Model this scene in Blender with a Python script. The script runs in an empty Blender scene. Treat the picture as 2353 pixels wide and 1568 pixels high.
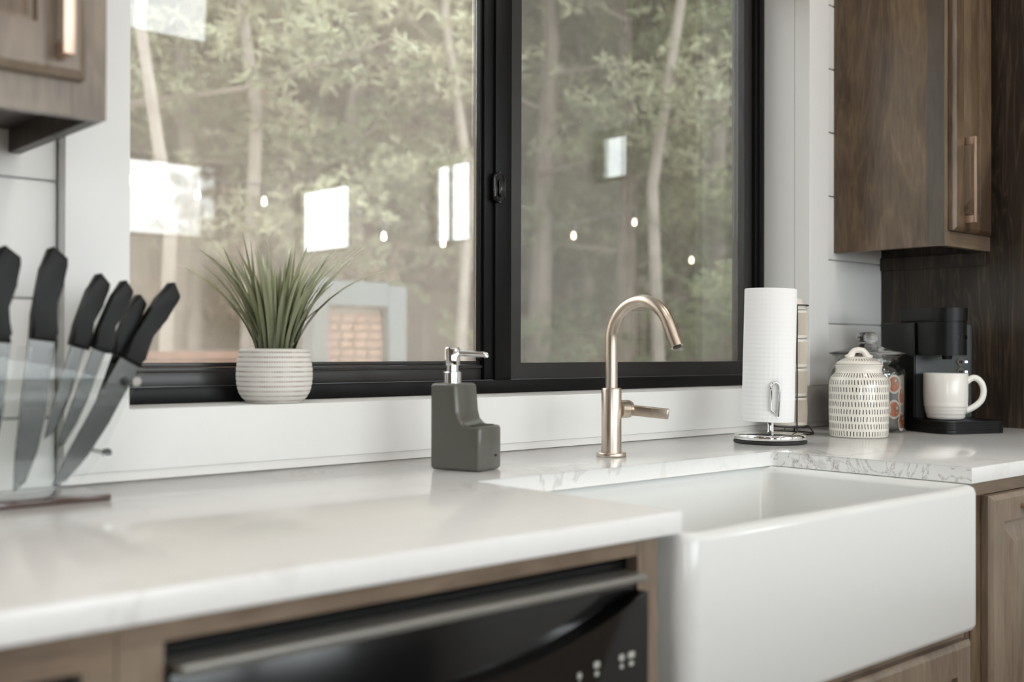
import bpy, bmesh, math, random
from mathutils import Vector, Matrix
R = random.Random(7)
PI = math.pi
sc = bpy.context.scene
col = sc.collection

# ---------------------------------------------------------------- camera, world, lights, exposure
cam_d = bpy.data.cameras.new('camera'); cam = bpy.data.objects.new('camera', cam_d); col.objects.link(cam)
cr = Vector((0.74542, -0.66659, 0.00285)); cu = Vector((-0.00727, -0.00385, 0.99997)); cf = Vector((0.66655, 0.74542, 0.00771))
m = Matrix((cr, cu, -cf)).transposed().to_4x4(); m.translation = Vector((0, 0, 1.129)); cam.matrix_world = m
cam_d.sensor_width = 36; cam_d.lens = 38.85; cam_d.clip_start = .05; cam_d.clip_end = 300
cam_d.dof.use_dof = True; cam_d.dof.focus_distance = 2.46; cam_d.dof.aperture_fstop = 2.5
sc.camera = cam
sc.view_settings.view_transform = 'Standard'; sc.view_settings.look = 'None'
sc.view_settings.gamma = 1; sc.view_settings.exposure = 0.0; sc.view_settings.use_curve_mapping = False
sc.cycles.transparent_max_bounces = 24; sc.cycles.max_bounces = 8; sc.cycles.diffuse_bounces = 4
sc.cycles.caustics_reflective = False; sc.cycles.caustics_refractive = False; sc.cycles.sample_clamp_indirect = 4
sc.cycles.use_denoising = True

w = bpy.data.worlds.new('overcast_sky'); sc.world = w; w.use_nodes = True
bg = w.node_tree.nodes['Background']; bg.inputs[0].default_value = (.90, .96, 1.0, 1); bg.inputs[1].default_value = 6.8

def area(name, loc, rot, sx, sy, power, color, shape='RECTANGLE'):
    l = bpy.data.lights.new(name, 'AREA'); l.shape = shape; l.size = sx; l.size_y = sy
    l.energy = power; l.color = color
    o = bpy.data.objects.new(name, l); col.objects.link(o); o.location = loc; o.rotation_euler = rot; return o
# daylight entering by the windows of the far side of the room, a weak added fill, then the ceiling lamps
area('daylight_rear', (1.7, -4.15, 1.7), (PI/2, 0, 0), 4.4, 1.9, 145, (.92, .98, 1.0))
area('daylight_side', (4.42, -2.2, 1.75), (PI/2, 0, PI/2), 2.6, 1.3, 150, (.93, .97, 1.0))
area('west_fill', (-2.3, -2.4, 1.6), (PI/2, 0, -PI/2), 1.2, 1.4, 8, (.94, .97, 1.0))  # weak fill lamp added on the left; no real window on that side
LAMPS = [(-.6, .7), (.9, .55), (2.45, .62), (-.6, -1.2), (1.2, -1.3), (2.9, -1.4)]
for i, (x, y) in enumerate(LAMPS):
    area('ceiling_lamp_light', (x, y, 2.86 + .26*(1.765-y) - .06), (0, 0, 0), .16, .16, 8, (1.0, .92, .83), 'DISK')

# ---------------------------------------------------------------- materials
def nt(name):
    mt = bpy.data.materials.new(name); mt.use_nodes = True
    return mt, mt.node_tree, mt.node_tree.nodes['Principled BSDF']
def pm(name, c, rough=.5, metal=0, spec=.5, coat=0, trans=0, ior=1.5, emit=None, es=0, aniso=0):
    mt, t, b = nt(name)
    b.inputs['Base Color'].default_value = (*c, 1); b.inputs['Roughness'].default_value = rough
    b.inputs['Metallic'].default_value = metal; b.inputs['Specular IOR Level'].default_value = spec
    b.inputs['Coat Weight'].default_value = coat; b.inputs['Transmission Weight'].default_value = trans
    b.inputs['IOR'].default_value = ior; b.inputs['Anisotropic'].default_value = aniso
    if emit: b.inputs['Emission Color'].default_value = (*emit, 1); b.inputs['Emission Strength'].default_value = es
    return mt
def N(t, kind, **kw):
    n = t.nodes.new(kind)
    for k, v in kw.items(): setattr(n, k, v)
    return n
def mth(t, op, a, b=None, c=None):
    n = t.nodes.new('ShaderNodeMath'); n.operation = op
    for i, v in enumerate((a, b, c)):
        if v is None: continue
        if isinstance(v, (int, float)): n.inputs[i].default_value = v
        else: t.links.new(v, n.inputs[i])
    return n.outputs[0]
def coords(t, scale=(1, 1, 1), kind='Object'):
    tc = N(t, 'ShaderNodeTexCoord'); mp = N(t, 'ShaderNodeMapping'); mp.inputs['Scale'].default_value = scale
    t.links.new(tc.outputs[kind], mp.inputs[0]); return mp.outputs[0]
def noise(t, vec, scale, detail=4, rough=.5, dist=0):
    n = N(t, 'ShaderNodeTexNoise'); n.inputs['Scale'].default_value = scale; n.inputs['Detail'].default_value = detail
    n.inputs['Roughness'].default_value = rough; n.inputs['Distortion'].default_value = dist
    t.links.new(vec, n.inputs['Vector']); return n.outputs['Fac']
def ramp(t, fac, stops):
    r = N(t, 'ShaderNodeValToRGB'); e = r.color_ramp.elements
    while len(e) < len(stops): e.new(.5)
    for i, (p, c) in enumerate(stops): e[i].position = p; e[i].color = (*c, 1)
    t.links.new(fac, r.inputs[0]); return r.outputs[0]
def bump(t, b, h, strength, dist=.002):
    n = N(t, 'ShaderNodeBump'); n.inputs['Strength'].default_value = strength; n.inputs['Distance'].default_value = dist
    t.links.new(h, n.inputs['Height']); t.links.new(n.outputs[0], b.inputs['Normal'])
def mixc(t, fac, a, bcol):
    n = N(t, 'ShaderNodeMix', data_type='RGBA')
    for sock, v in ((n.inputs[0], fac), (n.inputs[6], a), (n.inputs[7], bcol)):
        if isinstance(v, tuple): sock.default_value = (*v, 1)
        elif isinstance(v, (int, float)): sock.default_value = v
        else: t.links.new(v, sock)
    return n.outputs[2]

def wood(name, dark, mid, light, axis='Z', rough=.38, figure=1.0, coat=.08, lines=.09):
    mt, t, b = nt(name)
    s = {'Z': (1, 1, .13), 'X': (.13, 1, 1)}[axis]
    v = coords(t, s)
    big = noise(t, v, 7, 3, .55, .8*figure); fine = noise(t, v, 110, 3, .6)
    rings = mth(t, 'FRACT', mth(t, 'MULTIPLY', big, 11))
    rings = mth(t, 'POWER', mth(t, 'MULTIPLY', mth(t, 'ABSOLUTE', mth(t, 'SUBTRACT', rings, .5)), 2), 3)
    f = mth(t, 'ADD', mth(t, 'MULTIPLY', big, .75), mth(t, 'MULTIPLY', rings, lines))
    f = mth(t, 'ADD', f, mth(t, 'MULTIPLY', mth(t, 'SUBTRACT', fine, .5), .35))
    blot = noise(t, coords(t, (1, 1, .45)), 9, 3, .5, .3)
    f = mth(t, 'ADD', f, mth(t, 'MULTIPLY', mth(t, 'SUBTRACT', blot, .5), .5))
    c = ramp(t, f, [(.25, dark), (.5, mid), (.78, light)])
    t.links.new(c, b.inputs['Base Color']); b.inputs['Roughness'].default_value = rough; b.inputs['Coat Weight'].default_value = coat
    b.inputs['Coat Roughness'].default_value = .3
    bump(t, b, fine, .12, .001); return mt
M = {}
M['wood'] = wood('stained_birch', (.060, .034, .019), (.155, .104, .060), (.26, .185, .115))
M['wood_grey'] = wood('stained_birch_grey', (.13, .092, .062), (.24, .185, .135), (.36, .29, .215), rough=.32)
M['wood_h'] = wood('stained_birch_rail', (.12, .080, .052), (.215, .155, .105), (.33, .25, .18), 'X')
M['wood_dark'] = wood('dark_walnut', (.014, .009, .006), (.034, .023, .015), (.080, .055, .036), figure=2.2, rough=.42, lines=.34, coat=.05)
def paint(name, c, rough=.45, dirt=.06):
    mt, t, b = nt(name)
    n = noise(t, coords(t), 6, 4, .6)
    t.links.new(mixc(t, mth(t, 'MULTIPLY', n, dirt*2), c, tuple(x*.72 for x in c)), b.inputs['Base Color'])
    n2 = noise(t, coords(t), 260, 2); bump(t, b, n2, .05, .0005)
    b.inputs['Roughness'].default_value = rough; return mt
M['white'] = paint('white_paint', (.79, .79, .77), .38)
M['shiplap'] = paint('shiplap_paint', (.79, .785, .765), .45)
M['ceil'] = paint('ceiling_paint', (.8, .78, .75), .6)
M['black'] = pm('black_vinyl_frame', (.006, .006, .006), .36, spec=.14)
M['black_lit'] = pm('lit_black_vinyl', (.020, .019, .018), .32, spec=.4)  # same black vinyl as the frame, lightened for the light on the sashes
M['blackmat'] = pm('black_plastic', (.005, .005, .0052), .36, spec=.22)
M['blackgloss'] = pm('black_gloss_plastic', (.004, .004, .004), .14, spec=.4)
M['rubber'] = pm('black_rubber', (.010, .010, .010), .6)
M['wire'] = pm('black_wire', (.012, .012, .012), .4)
M['chrome'] = pm('chrome', (.82, .82, .82), .07, 1)
M['steel'] = pm('blade_steel', (.075, .075, .073), .22, 1)  # dark base colour carries the reflection of the dim room
M['sink'] = pm('fireclay', (.74, .75, .73), .14, spec=.4, coat=.1)
M['grey'] = pm('grey_glazed_ceramic', (.095, .094, .080), .28, coat=.2)
M['cream'] = pm('cream_glaze', (.74, .70, .625), .3, coat=.25)
M['ribcream'] = pm('cream_ribbed_glaze', (.70, .63, .53), .45)
M['mugwhite'] = pm('mug_glaze', (.76, .735, .69), .25, coat=.3)
M['greypanel'] = pm('slate_plastic', (.048, .056, .056), .4)
M['led'] = pm('led', (.5, .5, 1), .4, emit=(.65, .65, 1), es=6)
M['trimgrey'] = pm('dishwasher_trim', (.23, .225, .205), .3, .4)
M['soil'] = pm('dark_moss', (.015, .018, .008), .9)
M['podwhite'] = pm('pod_white', (.80, .79, .76), .4)
M['podgrey'] = pm('pod_grey', (.50, .48, .44), .45)
M['podorange'] = pm('pod_orange', (.62, .155, .045), .4)
M['podgreen'] = pm('pod_green', (.12, .25, .20), .45)
M['podcream'] = pm('pod_print', (.72, .42, .28), .45)
M['copper'] = pm('brushed_copper', (.70, .52, .41), .42, 1)
M['floor'] = wood('oak_floor', (.16, .10, .06), (.26, .17, .10), (.36, .25, .16), 'X')
M['boards'] = wood('red_deck_wood', (.16, .07, .045), (.27, .13, .085), (.38, .21, .15), 'X', .6)
M['framegrey'] = pm('pale_grey_metal', (.11, .13, .138), .7)
M['mortar'] = pm('mortar', (.30, .26, .22), .9)
M['bulb'] = pm('bulb_glow', (1, .9, .75), .3, emit=(1, .80, .58), es=16)
M['socket'] = pm('socket', (.02, .02, .02), .5)

def nickel():
    mt, t, b = nt('brushed_nickel')
    n = noise(t, coords(t, (1, 1, .02)), 500, 2)
    b.inputs['Base Color'].default_value = (.58, .50, .42, 1); b.inputs['Metallic'].default_value = 1
    b.inputs['Anisotropic'].default_value = .0
    t.links.new(mth(t, 'ADD', .24, mth(t, 'MULTIPLY', n, .12)), b.inputs['Roughness'])
    bump(t, b, n, .05, .0004); return mt
M['nickel'] = nickel()

def quartz():
    mt, t, b = nt('white_quartz')
    v = coords(t)
    a = noise(t, v, 2.3, 5, .6, 1.4); vein = mth(t, 'ABSOLUTE', mth(t, 'SUBTRACT', a, .5))
    a2 = noise(t, v, 11, 5, .62, 1.6); vein2 = mth(t, 'ABSOLUTE', mth(t, 'SUBTRACT', a2, .5))
    mask = ramp(t, noise(t, v, 1.6, 2), [(.47, (0, 0, 0)), (.62, (1, 1, 1))])
    f1 = ramp(t, vein, [(0, (1, 1, 1)), (.022, (0, 0, 0))]); f2 = ramp(t, vein2, [(0, (1, 1, 1)), (.02, (0, 0, 0))])
    f = mth(t, 'MULTIPLY', f1, mask); f = mth(t, 'MULTIPLY', f, .35)
    # the cut edges show the veining more strongly than the polished top
    gm = N(t, 'ShaderNodeNewGeometry'); sx = N(t, 'ShaderNodeSeparateXYZ'); t.links.new(gm.outputs['True Normal'], sx.inputs[0])
    side = mth(t, 'ABSOLUTE', sx.outputs[0])
    g = mth(t, 'MULTIPLY', mth(t, 'MULTIPLY', f2, .75), mth(t, 'ADD', mth(t, 'MULTIPLY', side, .8), .06))
    f = mth(t, 'MINIMUM', mth(t, 'ADD', f, g), 1)
    t.links.new(mixc(t, f, (.83, .83, .815), (.32, .29, .25)), b.inputs['Base Color'])
    b.inputs['Roughness'].default_value = .13; b.inputs['IOR'].default_value = 1.36
    return mt
M['quartz'] = quartz()

def glass_mat(name, tint, dust_haze, refl=1.0):
    mt = bpy.data.materials.new(name); mt.use_nodes = True; t = mt.node_tree; t.nodes.clear()
    out = N(t, 'ShaderNodeOutputMaterial'); tr = N(t, 'ShaderNodeBsdfTransparent'); tr.inputs[0].default_value = (*tint, 1)
    gl = N(t, 'ShaderNodeBsdfGlossy'); gl.inputs['Roughness'].default_value = .0
    lw = N(t, 'ShaderNodeLayerWeight'); lw.inputs[0].default_value = .5
    f = mth(t, 'POWER', lw.outputs['Facing'], 4.0); f = mth(t, 'ADD', mth(t, 'MULTIPLY', f, .95*refl), .045*refl)
    mx = N(t, 'ShaderNodeMixShader'); t.links.new(f, mx.inputs[0]); t.links.new(tr.outputs[0], mx.inputs[1]); t.links.new(gl.outputs[0], mx.inputs[2])
    last = mx.outputs[0]
    if dust_haze:
        df = N(t, 'ShaderNodeBsdfDiffuse'); df.inputs[0].default_value = (.80, .71, .61, 1)  # dust, plus a warm veil of room reflections put into its colour
        n = noise(t, coords(t), 1.6, 3); sp = noise(t, coords(t), 160, 1)
        spot = ramp(t, sp, [(.775, (0, 0, 0)), (.80, (1, 1, 1))])
        k = mth(t, 'ADD', mth(t, 'MULTIPLY', n, dust_haze), mth(t, 'MULTIPLY', spot, .25 if dust_haze > .06 else .06))
        m2 = N(t, 'ShaderNodeMixShader'); t.links.new(k, m2.inputs[0]); t.links.new(last, m2.inputs[1]); t.links.new(df.outputs[0], m2.inputs[2]); last = m2.outputs[0]
    t.links.new(last, out.inputs[0]); return mt
M['glassL'] = glass_mat('hazy_dusty_window_glass', (.97, .975, .965), .42, 1.5)
M['glassR'] = glass_mat('window_glass', (.97, .98, .965), .12, 1.1)
M['glass'] = glass_mat('clear_window_glass', (.98, .98, .98), 0, 1.3)
M['jarglass'] = glass_mat('jar_glass', (.88, .88, .87), 0, 1.6)
M['lidglass'] = pm('thick_lid_glass', (.93, .93, .92), .02, trans=1, ior=1.5)
M['acrylic'] = glass_mat('clear_acrylic', (.97, .975, .97), 0, .22)
def screen():
    mt = bpy.data.materials.new('insect_screen'); mt.use_nodes = True; t = mt.node_tree; t.nodes.clear()
    out = N(t, 'ShaderNodeOutputMaterial'); tr = N(t, 'ShaderNodeBsdfTransparent'); df = N(t, 'ShaderNodeBsdfDiffuse'); df.inputs[0].default_value = (.08, .08, .07, 1)
    mx = N(t, 'ShaderNodeMixShader'); mx.inputs[0].default_value = .26
    t.links.new(tr.outputs[0], mx.inputs[1]); t.links.new(df.outputs[0], mx.inputs[2]); t.links.new(mx.outputs[0], out.inputs[0]); return mt
M['screen'] = screen()

def cyl_uv(t):
    tc = N(t, 'ShaderNodeTexCoord'); s = N(t, 'ShaderNodeSeparateXYZ'); t.links.new(tc.outputs['Object'], s.inputs[0])
    return mth(t, 'ARCTAN2', s.outputs[1], s.outputs[0]), s.outputs[2], tc.outputs['Object']
def dashes():
    mt, t, b = nt('cream_glaze_with_dashes')
    a, z, v = cyl_uv(t)
    wob = noise(t, v, 38, 2)
    row = mth(t, 'MULTIPLY', mth(t, 'SUBTRACT', z, .0015), 1/.0180)
    rid = mth(t, 'FLOOR', row); rf = mth(t, 'FRACT', row)
    u = mth(t, 'ADD', mth(t, 'MULTIPLY', a, 60/(2*PI)), mth(t, 'MULTIPLY', rid, .37))
    u = mth(t, 'ADD', u, mth(t, 'MULTIPLY', mth(t, 'SUBTRACT', wob, .5), .9))
    uf = mth(t, 'ABSOLUTE', mth(t, 'SUBTRACT', mth(t, 'FRACT', mth(t, 'ADD', u, 100)), .5))
    m1 = mth(t, 'LESS_THAN', uf, .15)
    m2 = mth(t, 'LESS_THAN', mth(t, 'ABSOLUTE', mth(t, 'SUBTRACT', rf, .5)), mth(t, 'ADD', .25, mth(t, 'MULTIPLY', wob, .16)))
    m3 = mth(t, 'LESS_THAN', z, .1590)
    k = mth(t, 'MULTIPLY', mth(t, 'MULTIPLY', m1, m2), m3)
    t.links.new(mixc(t, k, (.74, .705, .635), (.055, .045, .032)), b.inputs['Base Color'])
    b.inputs['Roughness'].default_value = .22; b.inputs['Coat Weight'].default_value = .3; return mt
M['dash'] = dashes()
def dash_lid():
    mt, t, b = nt('cream_lid_with_dashes')
    a, z, v = cyl_uv(t)
    s = N(t, 'ShaderNodeVectorMath', operation='LENGTH'); mp = N(t, 'ShaderNodeMapping'); mp.inputs['Scale'].default_value = (1, 1, 0)
    t.links.new(v, mp.inputs[0]); t.links.new(mp.outputs[0], s.inputs[0])
    uf = mth(t, 'ABSOLUTE', mth(t, 'SUBTRACT', mth(t, 'FRACT', mth(t, 'ADD', mth(t, 'MULTIPLY', a, 40/(2*PI)), 100)), .5))
    k = mth(t, 'MULTIPLY', mth(t, 'LESS_THAN', uf, .12), mth(t, 'LESS_THAN', mth(t, 'ABSOLUTE', mth(t, 'SUBTRACT', s.outputs['Value'], .042)), .005))
    t.links.new(mixc(t, k, (.74, .705, .635), (.055, .045, .032)), b.inputs['Base Color'])
    b.inputs['Roughness'].default_value = .22; b.inputs['Coat Weight'].default_value = .3; return mt
M['dashlid'] = dash_lid()
def ribmat():
    mt, t, b = nt('fluted_cream_glaze')
    a, z, v = cyl_uv(t)
    uf = mth(t, 'FRACT', mth(t, 'ADD', mth(t, 'MULTIPLY', a, 80/(2*PI)), 100.5-1/6))
    k = mth(t, 'MULTIPLY', mth(t, 'LESS_THAN', mth(t, 'ABSOLUTE', mth(t, 'SUBTRACT', uf, .5)), .15), mth(t, 'MULTIPLY', mth(t, 'GREATER_THAN', z, .0092), mth(t, 'LESS_THAN', z, .066)))
    t.links.new(mixc(t, k, (.74, .69, .61), (.46, .39, .31)), b.inputs['Base Color']); b.inputs['Roughness'].default_value = .4; return mt  # shade inside the flutes is put into the glaze as darker tan
M['flute'] = ribmat()
def potmat():
    mt, t, b = nt('whitewashed_striped_clay')
    a, z, v = cyl_uv(t)
    rf = mth(t, 'ABSOLUTE', mth(t, 'SUBTRACT', mth(t, 'FRACT', mth(t, 'MULTIPLY', z, 1/.0088)), .5))
    line = mth(t, 'LESS_THAN', rf, .17)
    uf = mth(t, 'ABSOLUTE', mth(t, 'SUBTRACT', mth(t, 'FRACT', mth(t, 'ADD', mth(t, 'MULTIPLY', a, 95/(2*PI)), 100)), .5))
    dots = mth(t, 'ADD', .45, mth(t, 'MULTIPLY', mth(t, 'LESS_THAN', uf, .27), .55))
    n = ramp(t, noise(t, v, 45, 3), [(.3, (.35, .35, .35)), (.65, (1, 1, 1))])
    k = mth(t, 'MULTIPLY', mth(t, 'MULTIPLY', line, dots), n)
    t.links.new(mixc(t, mth(t, 'MULTIPLY', k, .85), (.70, .68, .63), (.23, .14, .125)), b.inputs['Base Color'])
    b.inputs['Roughness'].default_value = .75; return mt
M['pot'] = potmat()
def papermat():
    mt, t, b = nt('quilted_paper')
    a, z, v = cyl_uv(t)
    u = mth(t, 'MULTIPLY', a, .0585/.0032); vv = mth(t, 'MULTIPLY', z, 1/.0032)
    h = mth(t, 'MULTIPLY', mth(t, 'SINE', mth(t, 'ADD', u, vv)), mth(t, 'SINE', mth(t, 'SUBTRACT', u, vv)))
    h = mth(t, 'ADD', h, mth(t, 'MULTIPLY', noise(t, v, 500, 2), .5))
    b.inputs['Base Color'].default_value = (.86, .86, .855, 1); b.inputs['Roughness'].default_value = .95
    b.inputs['Subsurface Weight'].default_value = 0; bump(t, b, h, .3, .0007); return mt
M['paper'] = papermat()
def leafmat():
    mt, t, b = nt('grass_blade')
    oi = N(t, 'ShaderNodeObjectInfo')
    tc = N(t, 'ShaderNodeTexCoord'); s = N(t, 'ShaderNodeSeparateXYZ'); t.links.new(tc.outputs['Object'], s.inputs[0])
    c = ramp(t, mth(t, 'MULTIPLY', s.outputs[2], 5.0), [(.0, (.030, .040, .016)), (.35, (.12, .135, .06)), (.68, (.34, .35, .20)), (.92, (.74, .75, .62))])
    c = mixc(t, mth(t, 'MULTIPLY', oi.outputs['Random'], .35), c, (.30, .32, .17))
    st = noise(t, coords(t, (1, 1, .03)), 900, 1)
    c = mixc(t, mth(t, 'MULTIPLY', st, .35), c, (.40, .42, .28))
    t.links.new(c, b.inputs['Base Color']); b.inputs['Roughness'].default_value = .4; return mt
M['leaf'] = leafmat()
def speck(name, c1, c2, sc_=3, rough=.95):
    mt, t, b = nt(name)
    n = noise(t, coords(t), sc_, 6, .7)
    t.links.new(ramp(t, n, [(.3, c1), (.7, c2)]), b.inputs['Base Color']); b.inputs['Roughness'].default_value = rough; return mt
M['litter'] = speck('leaf_litter', (.17, .12, .085), (.34, .26, .19), .8)
M['bark'] = speck('pine_bark', (.13, .105, .085), (.27, .23, .20), 6)
M['palebark'] = speck('pale_bark', (.21, .18, .155), (.36, .32, .28), 6)
M['brick'] = speck('weathered_brick', (.20, .11, .08), (.33, .22, .17), 14)
def folmat(name, c1, c2):
    mt, t, b = nt(name); oi = N(t, 'ShaderNodeObjectInfo')
    n = noise(t, coords(t), 1.1, 3)
    c = ramp(t, n, [(.35, c1), (.65, c2)])
    t.links.new(c, b.inputs['Base Color']); b.inputs['Roughness'].default_value = .7; return mt
M['fol'] = folmat('pine_needles', (.085, .115, .055), (.25, .28, .15))
M['folpale'] = folmat('pale_needles', (.19, .205, .125), (.40, .40, .27))
M['folbrown'] = folmat('dry_brush', (.23, .165, .115), (.42, .32, .235))

# ---------------------------------------------------------------- builders
def link(name, bm, mat, parent=None, smooth=False, loc=None):
    me = bpy.data.meshes.new(name)
    if bm is not None:
        bmesh.ops.recalc_face_normals(bm, faces=bm.faces); bm.to_mesh(me); bm.free()
    if smooth:
        for p in me.polygons: p.use_smooth = True
        if smooth != 'full': me.set_sharp_from_angle(angle=math.radians(38))
    me.materials.append(M[mat] if isinstance(mat, str) else mat)
    o = bpy.data.objects.new(name, me); col.objects.link(o)
    if parent: o.parent = parent
    if loc: o.location = loc
    return o
def tag(o, label, cat, group=None):
    o['label'] = label; o['category'] = cat
    if group: o['group'] = group
    return o
def thing(name, label, cat, loc=(0, 0, 0), rz=0, group=None):
    o = bpy.data.objects.new(name, None); col.objects.link(o); o.empty_display_size = .05
    o.location = loc; o.rotation_euler = (0, 0, rz); return tag(o, label, cat, group)
def struct(o): o['kind'] = 'structure'; return o
def B(): return bmesh.new()
def box(bm, x0, x1, y0, y1, z0, z1, bev=0, seg=2, rot=None, piv=None):
    r = bmesh.ops.create_cube(bm, size=1)
    vs = r['verts']
    for v in vs: v.co = Vector(((x0+x1)/2+v.co.x*(x1-x0), (y0+y1)/2+v.co.y*(y1-y0), (z0+z1)/2+v.co.z*(z1-z0)))
    if bev:
        es = list({e for v in vs for e in v.link_edges})
        rb = bmesh.ops.bevel(bm, geom=es, offset=bev, segments=seg, profile=.5, affect='EDGES')
        vs = list(set(rb['verts']) | {v for v in vs if v.is_valid})
    if rot is not None:
        p = Vector(piv) if piv else Vector((0, 0, 0))
        for v in vs: v.co = rot @ (v.co-p) + p
    return vs
def lathe(bm, prof, n=48, c=(0, 0, 0), mod=None):
    rings = []
    for k, (r, z) in enumerate(prof):
        if r < 1e-6: rings.append([bm.verts.new((c[0], c[1], c[2]+z))]); continue
        ring = []
        for i in range(n):
            a = 2*PI*i/n; rr = r*(mod(i, k) if mod else 1)
            ring.append(bm.verts.new((c[0]+rr*math.cos(a), c[1]+rr*math.sin(a), c[2]+z)))
        rings.append(ring)
    for a, b in zip(rings, rings[1:]):
        if len(a) == 1 and len(b) == 1: continue
        for i in range(n):
            j = (i+1) % n
            if len(a) == 1: bm.faces.new((a[0], b[i], b[j]))
            elif len(b) == 1: bm.faces.new((a[i], a[j], b[0]))
            else: bm.faces.new((a[i], a[j], b[j], b[i]))
def tube(bm, pts, r, n=12, caps=True, flat=1.0, closed=False):
    pts = [Vector(p) for p in pts]; L = len(pts)
    rs = r if isinstance(r, (list, tuple)) else [r]*L
    t0 = (pts[1]-pts[0]).normalized()
    up = Vector((0, 0, 1)) if abs(t0.z) < .9 else Vector((0, 1, 0))
    nrm = t0.cross(up).normalized(); rings = []
    for i, p in enumerate(pts):
        if closed: tg = (pts[(i+1) % L]-pts[i-1]).normalized()
        else: tg = (pts[min(i+1, L-1)]-pts[max(i-1, 0)]).normalized()
        nrm = (nrm - tg*nrm.dot(tg)).normalized(); bn = tg.cross(nrm)
        rings.append([bm.verts.new(p+nrm*math.cos(2*PI*k/n)*rs[i]+bn*math.sin(2*PI*k/n)*rs[i]*flat) for k in range(n)])
    pr = list(zip(rings, rings[1:])) + ([(rings[-1], rings[0])] if closed else [])
    for a, b in pr:
        for k in range(n): bm.faces.new((a[k], a[(k+1) % n], b[(k+1) % n], b[k]))
    if caps and not closed: bm.faces.new(rings[0][::-1]); bm.faces.new(rings[-1])
def prism(bm, poly, axis, a, b, bev=0, seg=2):
    """poly = 2-D points in the plane perpendicular to axis"""
    def P(p, t): return {'Z': (p[0], p[1], t), 'Y': (p[0], t, p[1]), 'X': (t, p[0], p[1])}[axis]
    v0 = [bm.verts.new(P(p, a)) for p in poly]; v1 = [bm.verts.new(P(p, b)) for p in poly]
    f0 = bm.faces.new(v0[::-1]); f1 = bm.faces.new(v1); n = len(poly); fs = [f0, f1]
    for i in range(n): fs.append(bm.faces.new((v0[i], v0[(i+1) % n], v1[(i+1) % n], v1[i])))
    if bev:
        es = list(set(f0.edges) | set(f1.edges)); bmesh.ops.bevel(bm, geom=es, offset=bev, segments=seg, affect='EDGES', profile=.5)
def arc(cx, cy, r, a0, a1, n=8): return [(cx+r*math.cos(math.radians(a0+(a1-a0)*i/n)), cy+r*math.sin(math.radians(a0+(a1-a0)*i/n))) for i in range(n+1)]
def rrect(x0, x1, y0, y1, r, n=6):
    return arc(x0+r, y0+r, r, 180, 270, n)+arc(x1-r, y0+r, r, 270, 360, n)+arc(x1-r, y1-r, r, 0, 90, n)+arc(x0+r, y1-r, r, 90, 180, n)
def copy_tree(o, parent=None):
    c = o.copy(); col.objects.link(c); c.parent = parent
    for ch in list(o.children): copy_tree(ch, c)
    return c

# ---------------------------------------------------------------- THE ROOM
YS, YF, YW = 1.765, 1.735, 1.885          # shiplap face, casing face, window frame face
CT = .914
XL, XR = .725, 2.66                       # window opening
XP = 3.095                                # face of the tall dark panel
def sbox(name, mat, *a, **k): bm = B(); box(bm, *a, **k); return struct(link(name, bm, mat))
sbox('floor', 'floor', -2.2, 4.3, -4.05, 1.80, -.05, 0)
# ceiling slopes up from the window wall
bm = B(); prism(bm, [(1.95, 2.84), (-4.2, 4.44), (-4.2, 4.54), (1.95, 2.94)], 'X', -2.3, 4.4); ceiling = struct(link('ceiling', bm, 'ceil'))
# window wall around the opening
wallb = B()
box(wallb, -2.2, XL-.02, YS+.012, 1.96, 0, 2.85); box(wallb, XR+.02, 4.3, YS+.012, 1.96, 0, 2.85)
box(wallb, XL-.02, XR+.02, YS+.012, 1.96, 0, 1.008); box(wallb, XL-.02, XR+.02, YS+.012, 1.96, 2.27, 2.85)
wall_back = struct(link('wall_back', wallb, 'shiplap'))
pitch = .1845; zz = 1.2055-pitch*6
pm_cache = {}
def plank(x0, x1, z0, z1):
    key = (round(x1-x0, 3), round(z1-z0, 3))
    if key not in pm_cache:
        b_ = B(); box(b_, 0, x1-x0, 0, .016, 0, z1-z0, .0035, 2); o = link('plank', b_, 'shiplap', wall_back, True); pm_cache[key] = o.data
    else:
        o = bpy.data.objects.new('plank', pm_cache[key]); col.objects.link(o); o.parent = wall_back
    o.location = (x0, YS, z0)
z = zz
while z < 2.80:
    z1 = min(z+pitch, 2.83)
    plank(-.9, .621, z+.0015, z1-.0015); plank(2.756, XP-.001, z+.0015, z1-.0015); z += pitch
# casing, head, fascia under the sill, deep sill and jambs
bm = B(); prism(bm, [(.623, .932), (2.754, .932), (2.754, 1.0300), (XL, 1.0300), (XL, 2.36), (.623, 2.36)], 'Y', YF, YS+.02, .0012, 2); struct(link('trim_1', bm, 'white', None, True))
sbox('trim_2', 'white', XR, 2.754, YF, YS+.02, 1.0310, 2.36, bev=.0015)
sbox('trim_3', 'white', .623, 2.754, YF-.002, YS+.02, 2.362, 2.46, bev=.0015)
sbox('trim_5', 'white', XL+.001, XR, YS+.0203, 1.955, 1.013, 1.0300)       # sill board
sbox('trim_6', 'white', XL-.018, XL, YS+.021, 1.955, 1.031, 2.35)
sbox('trim_7', 'white', XR, XR+.018, YS+.021, 1.955, 1.031, 2.35)
sbox('trim_8', 'white', XL, XR, YS+.021, 1.955, 2.255, 2.27)
sbox('trim_9', M['ceil'], .623, XP, YF+.010, YS+.008, CT+.0005, .9315, bev=.002)      # recessed strip above the worktop
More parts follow.
